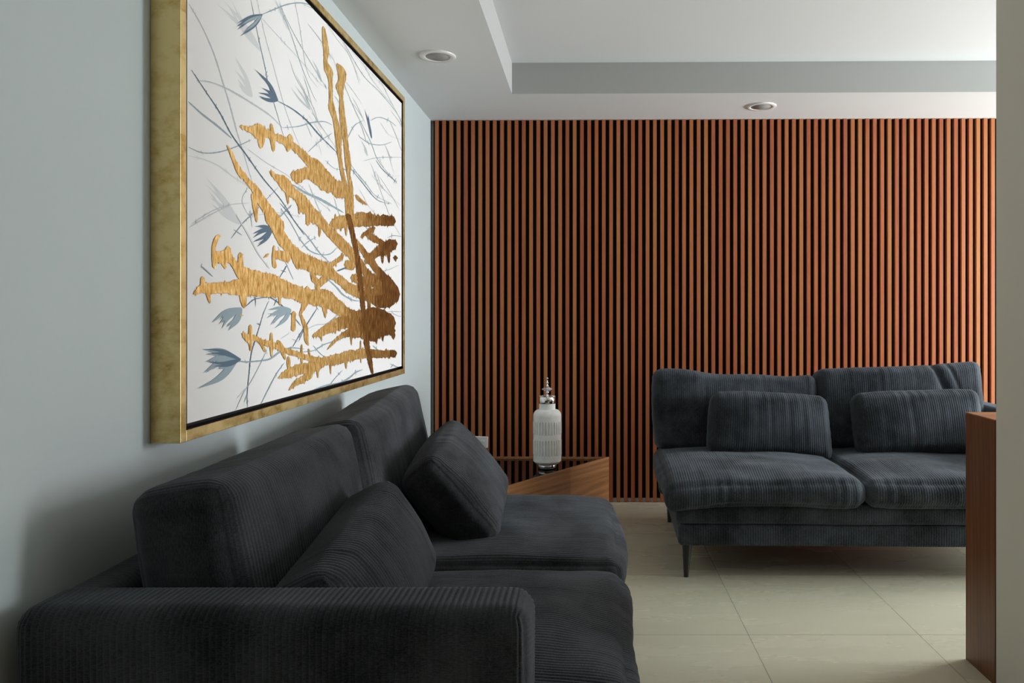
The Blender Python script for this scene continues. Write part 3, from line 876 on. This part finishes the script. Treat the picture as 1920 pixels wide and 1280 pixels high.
# faint grasses first
for c, base, tips in (('C', (960, 620), ((410, 30), (500, 0), (600, 0), (560, 60))), ('C', (850, 1160), ((640, 670), (640, 830), (670, 940), (680, 1010))),
                      ('A', (545, 1280), ((350, 1010), (350, 1050), (370, 1120), (380, 1160), (360, 1080))), ('C', (1290, 360), ((1110, 0), (1180, 0))),
                      ('D', (230, 590), ((80, 220), (60, 320), (20, 340))), ('D', (350, 300), ((250, 60), (290, 120))), ('D', (830, 1070), ((760, 900), (790, 950)))):
    tassel(c, base, tips, WI if c != 'D' else PA_, 3.2 if c != 'D' else 1.6, 0.04, 3)
thin = [
 ('A', [(255, 20), (330, 150), (400, 310), (450, 470), (490, 600), (530, 750), (570, 880), (620, 1050)], 2.2, PA_),
 ('A', [(300, 460), (380, 470), (480, 510), (600, 580), (720, 660), (790, 730)], 3.2, PA_),
 ('A', [(252, 580), (330, 650), (420, 720), (500, 790)], 3.6, MI),
 ('A', [(252, 840), (330, 872), (420, 870), (520, 840), (610, 800)], 2.4, MI),
 ('A', [(610, 0), (650, 200), (690, 380), (710, 480), (760, 650), (800, 790)], 1.1, BL),
 ('A', [(645, 0), (690, 200), (740, 380), (800, 600), (850, 740), (900, 860)], 0.9, PA_),
 ('A', [(660, 90), (760, 200), (880, 330), (1000, 470), (1040, 500)], 0.9, PA_),
 ('A', [(750, 0), (830, 170), (900, 380), (960, 530), (985, 580)], 1.0, MI),
 ('A', [(770, 20), (860, 200), (960, 370), (1040, 500)], 1.0, MI),
 ('A', [(860, 0), (890, 160), (930, 400), (990, 500)], 0.8, PA_),
 ('A', [(250, 890), (340, 910), (430, 950), (510, 1010), (600, 1070)], 1.8, WI),
 ('A', [(270, 1280), (380, 1210), (490, 1170), (600, 1160)], 1.5, PA_),
 ('A', [(790, 730), (880, 722), (960, 700), (1030, 695), (1075, 715)], 2.2, MI),
 ('A', [(935, 870), (1000, 810), (1075, 760)], 1.6, MI),
 ('A', [(560, 1280), (660, 1180), (765, 1070)], 1.3, MI),
 ('A', [(640, 1230), (760, 1215), (900, 1240)], 1.0, PA_),
 ('A', [(590, 850), (700, 930), (830, 1010), (960, 1120), (1060, 1200)], 1.2, PA_),
 ('A', [(770, 1240), (840, 1170)], 1.0, MI),
 ('A', [(620, 1270), (560, 1150), (600, 1060)], 0.7, PA_),
 ('A', [(850, 1055), (920, 1100), (1000, 1135), (1080, 1180), (1140, 1215)], 4.6, MI),
 ('A', [(270, 400), (350, 520), (430, 640), (500, 770), (580, 880), (680, 1020), (780, 1140), (870, 1280)], 2.2, BL),
 ('A', [(670, 85), (740, 55), (820, 25), (900, 17), (990, 40)], 2.4, MI),
 ('A', [(900, 20), (1000, 70), (1090, 150)], 1.4, PA_),
 ('A', [(760, 575), (850, 625), (930, 690), (1000, 770), (1100, 870)], 2.4, BL),
 ('A', [(1120, 200), (1190, 330), (1260, 440), (1350, 530), (1440, 640), (1475, 710)], 1.0, MI),
 ('A', [(1255, 370), (1300, 450), (1360, 530), (1420, 600)], 0.8, PA_),
 ('A', [(1150, 500), (1210, 640), (1290, 800), (1340, 920), (1440, 1040)], 1.0, MI),
 ('A', [(1230, 780), (1290, 820), (1360, 828), (1415, 810)], 1.6, MI),
 ('A', [(1160, 795), (1200, 720), (1250, 688)], 1.6, MI),
 ('A', [(1290, 690), (1340, 670), (1400, 690), (1440, 720)], 1.5, MI),
 ('A', [(1180, 960), (1260, 1060), (1330, 1140), (1405, 1165)], 1.2, BL),
 ('A', [(1300, 1000), (1380, 1090), (1465, 1175)], 0.9, PA_),
 ('A', [(1250, 300), (1330, 420), (1400, 560), (1475, 700)], 0.8, PA_),
 ('A', [(1250, 920), (1340, 900), (1480, 898)], 1.0, MI),
 ('A', [(1350, 700), (1400, 770), (1470, 800), (1485, 830)], 1.0, WI),
 ('A', [(1100, 150), (1180, 280), (1280, 400), (1390, 520)], 0.9, WI),
 ('A', [(940, 0), (1020, 100), (1100, 220), (1180, 330), (1230, 480)], 0.8, WI),
 ('A', [(830, 340), (870, 450), (960, 600), (1000, 700), (1100, 850)], 0.9, PA_),
 ('A', [(1230, 1080), (1300, 1200), (1400, 1270)], 0.8, WI),
 ('A', [(1340, 900), (1400, 1000), (1480, 1000)], 0.8, WI),
 ('E', [(300, 0), (420, 100), (620, 120), (760, 260), (870, 400), (1060, 500)], 1.1, MI),
 ('E', [(880, 0), (960, 110), (1110, 250)], 1.1, BL),
 ('E', [(820, 30), (900, 250), (960, 420), (1050, 660), (1170, 880)], 0.8, PA_),
 ('E', [(1010, 890), (1080, 862), (1180, 875)], 1.5, MI),
 ('E', [(0, 760), (120, 900), (240, 1060), (370, 1190)], 1.8, MI),
 ('E', [(30, 1000), (110, 930), (200, 880)], 1.4, MI),
 ('E', [(0, 890), (120, 1030), (250, 1080), (360, 1070), (435, 1000)], 2.2, MI),
 ('E', [(110, 270), (220, 540), (310, 740)], 0.9, PA_),
 ('E', [(400, 420), (470, 660)], 0.9, PA_),
 ('E', [(920, 1275), (1030, 1250), (1140, 1200)], 1.5, PA_),
 ('E', [(680, 620), (760, 760), (880, 880)], 0.9, MI),
 ('G', [(300, 130), (390, 210), (460, 290), (560, 345), (640, 358)], 2.8, MI),
 ('G', [(280, 155), (335, 115)], 4.0, MI),
 ('G', [(395, 45), (495, 8)], 3.0, BL),
 ('G', [(0, 890), (160, 870), (260, 810), (400, 765), (540, 705)], 2.0, MI),
 ('G', [(150, 820), (220, 900), (310, 970)], 1.5, MI),
 ('G', [(870, 480), (960, 465), (1100, 470)], 1.8, PA_),
 ('G', [(960, 470), (1030, 510), (1100, 520)], 1.4, PA_),
 ('G', [(155, 1278), (280, 1235), (420, 1210), (520, 1160), (590, 1100), (665, 1070)], 3.2, MI),
 ('G', [(295, 1270), (360, 1180), (455, 1075)], 1.4, MI),
 ('G', [(0, 770), (60, 640), (190, 430)], 1.5, BL),
 ('G', [(80, 650), (180, 605), (290, 590), (400, 500)], 1.6, PA_),
 ('G', [(770, 820), (870, 910)], 2.0, MI),
 ('G', [(950, 1010), (1060, 1060)], 2.0, MI), ('G', [(955, 1055), (985, 1010)], 1.2, MI),
 ('H', [(80, 270), (200, 200), (340, 120), (520, 30)], 2.0, WI),
 ('H', [(540, 390), (600, 310), (680, 210), (780, 120)], 1.5, MI),
 ('H', [(565, 290), (660, 355)], 1.5, MI),
 ('H', [(215, 690), (280, 750), (340, 805)], 2.2, MI),
 ('H', [(745, 80), (770, 270)], 1.0, PA_),
 ('H', [(600, 140), (720, 340), (840, 560), (960, 720)], 2.6, WI),
 ('H', [(1070, 0), (1180, 130), (1338, 350)], 1.4, BL),
 ('H', [(1080, 60), (1180, 200), (1290, 400)], 1.2, MI),
 ('H', [(1060, 170), (1200, 30)], 1.0, MI),
 ('H', [(1050, 480), (1130, 640), (1220, 840)], 1.4, PA_),
 ('H', [(1060, 830), (1150, 680)], 1.4, BL), ('H', [(1080, 735), (1140, 755)], 1.4, BL),
 ('H', [(700, 1130), (780, 1060), (880, 1035), (970, 1035), (1080, 1110), (1200, 1220), (1300, 1340)], 2.0, BL),
 ('H', [(805, 1005), (805, 1135)], 1.0, BL), ('H', [(1005, 1125), (1040, 1045)], 1.2, BL),
 ('H', [(945, 1080), (880, 1240)], 0.9, MI),
 ('I', [(900, 10), (860, 150), (810, 310), (760, 480), (735, 700), (715, 930), (720, 1080)], 1.3, BL),
 ('I', [(820, 150), (860, 170)], 1.8, BL),
 ('I', [(860, 1040), (940, 880), (1030, 710), (1120, 580)], 1.6, MI),
 ('I', [(590, 1095), (680, 900), (760, 780), (870, 570), (930, 440)], 1.3, PA_),
 ('I', [(600, 970), (700, 860)], 1.0, WI), ('I', [(680, 1015), (715, 920)], 1.0, MI),
 ('I', [(1210, 410), (1338, 190)], 1.4, BL),
 ('I', [(560, 545), (680, 570), (800, 565), (960, 540), (1060, 470), (1180, 420), (1338, 430)], 3.0, MI),
 ('I', [(1080, 320), (1190, 250)], 1.2, WI), ('I', [(1200, 320), (1280, 350)], 1.4, PA_),
]
for c, pts, wd, mi in thin:
    brush(c, pts, wd, mi)
    # small thorn-like cross ticks along each stem
    S = spline([px_(c, p)[:2] for p in pts], 3.0)
    for k in range(len(S) // 9):
        q = S[rnd.randrange(len(S))]
        a = rnd.uniform(0.9, 2.1); l = rnd.uniform(2, 5.5)
        brush('_', [(q[0] - l * math.cos(a), q[1] - l * math.sin(a)), (q[0] + l * math.cos(a), q[1] + l * math.sin(a))], 0.8, mi) if False else \
            emit([((q[0] - l * math.cos(a), q[1] - l * math.sin(a)), (q[0] - l * math.cos(a) + 0.7, q[1] - l * math.sin(a))),
                  ((q[0] - 0.5, q[1]), (q[0] + 0.5, q[1])),
                  ((q[0] + l * math.cos(a), q[1] + l * math.sin(a)), (q[0] + l * math.cos(a) + 0.4, q[1] + l * math.sin(a)))], mi, 0.0002)
# extra hair-thin stems in the dense upper right
for k in range(26):
    x, y = rnd.uniform(900, 1420), rnd.uniform(120, 1000)
    if y < (x - 960) * 1.09 + 30: continue
    l = rnd.uniform(90, 280); a = rnd.uniform(0.9, 1.35)
    brush('A', [(x, y), (x + l * math.cos(a) * 0.5, y + l * math.sin(a) * 0.5 - 8), (min(1478, x + l * math.cos(a)), y + l * math.sin(a))], rnd.uniform(0.5, 0.9), rnd.choice((WI, PA_, PA_)))
# dark feathery heads
tassel('A', (672, 84), ((528, 135), (524, 155), (530, 172), (545, 210), (572, 198)), BL, 2.6, 0.06, 3)
tassel('A', (668, 90), ((540, 150), (560, 190)), MI, 2.2, 0.05, 3)
tassel('A', (762, 575), ((628, 392), (670, 500), (650, 528), (656, 548), (664, 560)), BL, 2.8, 0.07, 3)
tassel('A', (1300, 790), ((1258, 620), (1265, 640), (1280, 650)), BL, 1.6, 0.02, 2)
tassel('B', (699, 84), ((600, 72), (594, 112), (590, 135), (588, 158), (612, 184)), BL, 2.8, 0.08, 3)
tassel('H', (650, 1150), ((320, 1310), (400, 1330), (430, 1380), (500, 1400), (480, 1360)), MI, 4.2, 0.10, 3)
tassel('H', (1190, 1165), ((940, 1170), (920, 1260), (960, 1340), (1010, 1370), (930, 1210)), MI, 3.4, 0.08, 3)
tassel('I', (600, 545), ((220, 435), (255, 490), (250, 570), (235, 690), (175, 865), (330, 600), (400, 650)), MI, 6.0, 0.09, 3)
tassel('I', (640, 545), ((225, 432), (270, 480), (262, 568), (330, 620)), BL, 3.2, 0.08, 2)

# gold-leaf branches
G = gold
G('A', [(1022, 150, 6), (1030, 210, 12), (1040, 300, 15), (1035, 350, 10), (1052, 400, 22), (1064, 460, 12), (1066, 560, 10), (1072, 620, 18), (1090, 680, 14), (1108, 760, 20), (1112, 850, 14), (1125, 950, 10), (1145, 1050, 14), (1162, 1150, 16), (1175, 1290, 18)], False)
G('A', [(1102, 360, 6), (1125, 400, 22), (1130, 450, 22), (1118, 500, 22), (1126, 560, 10), (1130, 650, 16), (1145, 760, 15), (1155, 850, 14), (1165, 940, 16), (1168, 1000, 10), (1180, 1080, 12), (1188, 1290, 12)], False)
G('A', [(545, 722, 10), (600, 740, 16), (645, 750, 42), (680, 755, 30), (740, 780, 20), (800, 805, 24), (850, 835, 28), (900, 880, 30), (950, 935, 42), (1000, 975, 55), (1050, 1030, 50), (1100, 1080, 50), (1150, 1085, 40), (1180, 1110, 25)])
G('A', [(662, 710, 18), (668, 780, 22), (665, 850, 8)], False); G('A', [(724, 705, 6), (732, 790, 14), (738, 868, 6)], False)
G('A', [(832, 765, 8), (830, 810, 18), (818, 868, 8)], False)
G('A', [(836, 1000, 20), (880, 1010, 38), (930, 990, 32), (1000, 1020, 50), (1060, 1070, 40)]); G('A', [(1000, 1080, 5), (1060, 1080, 16), (1120, 1090, 30)])
G('A', [(1205, 1115, 14), (1230, 1140, 12), (1275, 1172, 4)])
G('A', [(470, 830, 5), (500, 890, 22), (530, 960, 30), (570, 1010, 24), (610, 1060, 26), (650, 1120, 48), (700, 1190, 45), (760, 1260, 35), (800, 1300, 30)], True, 1.1)
G('A', [(622, 1100, 14), (632, 1180, 14), (642, 1272, 4)], False)
G('B', [(655, 0, 30), (700, 60, 45), (740, 120, 55), (790, 180, 40), (830, 240, 55), (880, 265, 45), (940, 290, 42), (1000, 310, 40), (1050, 350, 30), (1110, 400, 30), (1170, 430, 32), (1250, 450, 40), (1320, 440, 50)])
G('A', [(715, 980, 10), (760, 1020, 26), (810, 1060, 50), (860, 1110, 34), (890, 1150, 55), (940, 1190, 45), (980, 1240, 34), (1010, 1290, 34)])
G('A', [(815, 1090, 12), (822, 1170, 3)], False); G('A', [(885, 1100, 10), (886, 1225, 5)], False); G('A', [(928, 1130, 5), (935, 1290, 12)], False)
G('B', [(890, 0, 40), (950, 30, 40), (1000, 90, 34), (1060, 150, 38), (1120, 210, 38), (1180, 280, 36), (1230, 350, 34), (1300, 400, 50), (1350, 420, 55)])
G('B', [(960, 20, 10), (955, 130, 4)], False)
G('B', [(1010, 60, 14), (1060, 50, 36), (1100, 45, 32), (1200, 32, 40), (1270, 40, 26), (1310, 38, 32), (1372, 42, 20)])
for x, a, b_, w_ in ((1042, 0, 120, 6), (1100, 0, 125, 8), (1160, -10, 60, 6), (1232, -15, 40, 6), (1306, 5, 60, 6), (1070, 10, 100, 5)):
    G('B', [(x, a, 3), (x, (a + b_) / 2, w_), (x + 2, b_, 3)], False)
G('B', [(1382, 165, 16), (1330, 182, 38), (1280, 205, 32), (1240, 235, 26), (1200, 260, 20)]); G('B', [(1358, 242, 8), (1370, 242, 14), (1383, 242, 9)])
G('B', [(1298, 200, 12), (1300, 275, 4)], False); G('B', [(1330, 200, 12), (1336, 272, 4)], False)
G('B', [(1205, 110, 8), (1240, 130, 20), (1280, 150, 16), (1310, 155, 8)]); G('B', [(1180, 130, 10), (1220, 100, 14), (1260, 80, 18)])
G('B', [(265, 440, 5), (310, 410, 24), (380, 408, 30), (450, 405, 32), (540, 400, 50), (600, 385, 66), (700, 395, 62), (780, 415, 45), (850, 442, 42), (920, 458, 42), (1000, 470, 52), (1060, 512, 45), (1120, 560, 40), (1180, 590, 60), (1250, 585, 72), (1320, 595, 62), (1372, 598, 26)])
G('B', [(405, 115, 14), (388, 150, 12), (376, 200, 9), (382, 300, 10)], False)
G('B', [(372, 235, 28), (420, 240, 34), (455, 235, 34), (480, 265, 30), (520, 320, 44), (580, 350, 46), (640, 360, 40)]); G('B', [(455, 178, 12), (458, 240, 18)], False)
G('B', [(435, 270, 18), (440, 304, 4)], False); G('B', [(523, 212, 10), (525, 300, 15), (530, 370, 14)], False)
G('B', [(536, 420, 18), (540, 480, 16), (545, 518, 6)], False); G('B', [(315, 342, 8), (318, 400, 14)], False); G('B', [(345, 430, 12), (357, 492, 4)], False)
G('B', [(737, 430, 8), (738, 502, 5)], False); G('B', [(888, 395, 10), (890, 470, 8)], False); G('B', [(980, 470, 22), (988, 572, 3)], False)
G('B', [(1245, 250, 22), (1270, 310, 34), (1310, 380, 62), (1350, 420, 62), (1382, 440, 40), (1395, 440, 22)]); G('B', [(1230, 470, 20), (1290, 480, 36), (1340, 475, 34), (1375, 465, 22)])
G('B', [(1150, 150, 16), (1200, 215, 26), (1250, 285, 26), (1300, 350, 30)]); G('B', [(1215, 310, 14), (1270, 380, 26), (1330, 430, 36)])
G('B', [(1125, 350, 16), (1170, 360, 30), (1240, 390, 20)]); G('B', [(1090, 280, 18), (1115, 282, 28), (1150, 290, 20)])
G('B', [(1228, 380, 10), (1226, 520, 8)], False)
G('B', [(700, 222, 14), (740, 228, 26), (800, 240, 26)]); G('B', [(708, 172, 4), (704, 240, 8), (712, 300, 12)], False); G('B', [(648, 243, 3), (668, 230, 8), (680, 218, 4)])
G('B', [(990, 305, 16), (1030, 275, 16), (1090, 228, 16)]); G('B', [(930, 400, 20), (975, 365, 26), (1020, 320, 26)]); G('B', [(905, 330, 30), (950, 380, 20)])
G('B', [(915, 672, 8), (960, 650, 20), (1040, 608, 36), (1120, 590, 32), (1180, 590, 30)])
for x, a, b_, w_ in ((1040, 565, 660, 10), (1128, 600, 722, 6), (965, 620, 700, 5), (1300, 640, 700, 6), (1358, 640, 690, 10), (1265, 600, 715, 10), (1190, 620, 690, 8)):
    G('B', [(x, a, 5), (x, (a + b_) / 2, w_), (x + 2, b_, 2)], False)
G('B', [(995, 745, 4), (1030, 705, 10), (1080, 665, 14), (1120, 650, 22), (1180, 640, 40), (1250, 645, 55), (1300, 630, 40), (1370, 640, 18)])
G('B', [(530, 655, 10), (560, 680, 22), (600, 680, 16), (640, 700, 14), (700, 715, 16), (760, 745, 16), (830, 765, 16), (900, 790, 16), (970, 805, 22), (1040, 797, 28), (1110, 780, 28), (1200, 765, 25), (1300, 767, 20), (1378, 765, 18)])
for x, a, b_, w_ in ((577, 605, 752, 11), (692, 648, 786, 9), (858, 712, 850, 6), (786, 778, 855, 10), (1015, 770, 880, 5), (1100, 790, 850, 6), (945, 820, 900, 6), (1180, 690, 820, 4)):
    G('B', [(x, a, w_ * 0.6), (x, (a + b_) / 2, w_), (x + 2, b_, w_ * 0.4)], False, 0.7, 1)
G('B', [(610, 675, 10), (640, 715, 10), (657, 758, 3)], False); G('B', [(728, 690, 10), (750, 740, 14), (768, 800, 4)], False)
G('B', [(728, 898, 6), (780, 872, 24), (850, 850, 28), (920, 840, 26), (980, 818, 22)]); G('B', [(785, 965, 6), (820, 930, 14), (870, 900, 22), (920, 870, 24)])
G('B', [(815, 532, 10), (812, 645, 11)], False); G('B', [(850, 545, 6), (878, 620, 12), (884, 690, 10), (895, 722, 4)], False); G('B', [(895, 735, 4), (910, 840, 6)], False)
G('B', [(885, 470, 20), (865, 520, 12), (845, 560, 4)], False); G('B', [(515, 556, 3), (527, 556, 4), (540, 556, 3)])
G('B', [(1108, 0, 16), (1140, 130, 13), (1165, 260, 14), (1178, 380, 14), (1192, 500, 12), (1203, 620, 14), (1215, 720, 14), (1230, 800, 12), (1245, 878, 6)], False, dark=True)
# tiny signature flick low on the right
brush('G', [(1062, 1068), (1080, 1066), (1100, 1070)], 0.9, BL)
cv.build('canvas', [M_CANVAS, M_GOLDP, M_BLUE, M_MID, M_PALE, M_WISP, M_BRONZE, M_OLDGOLD], fp)
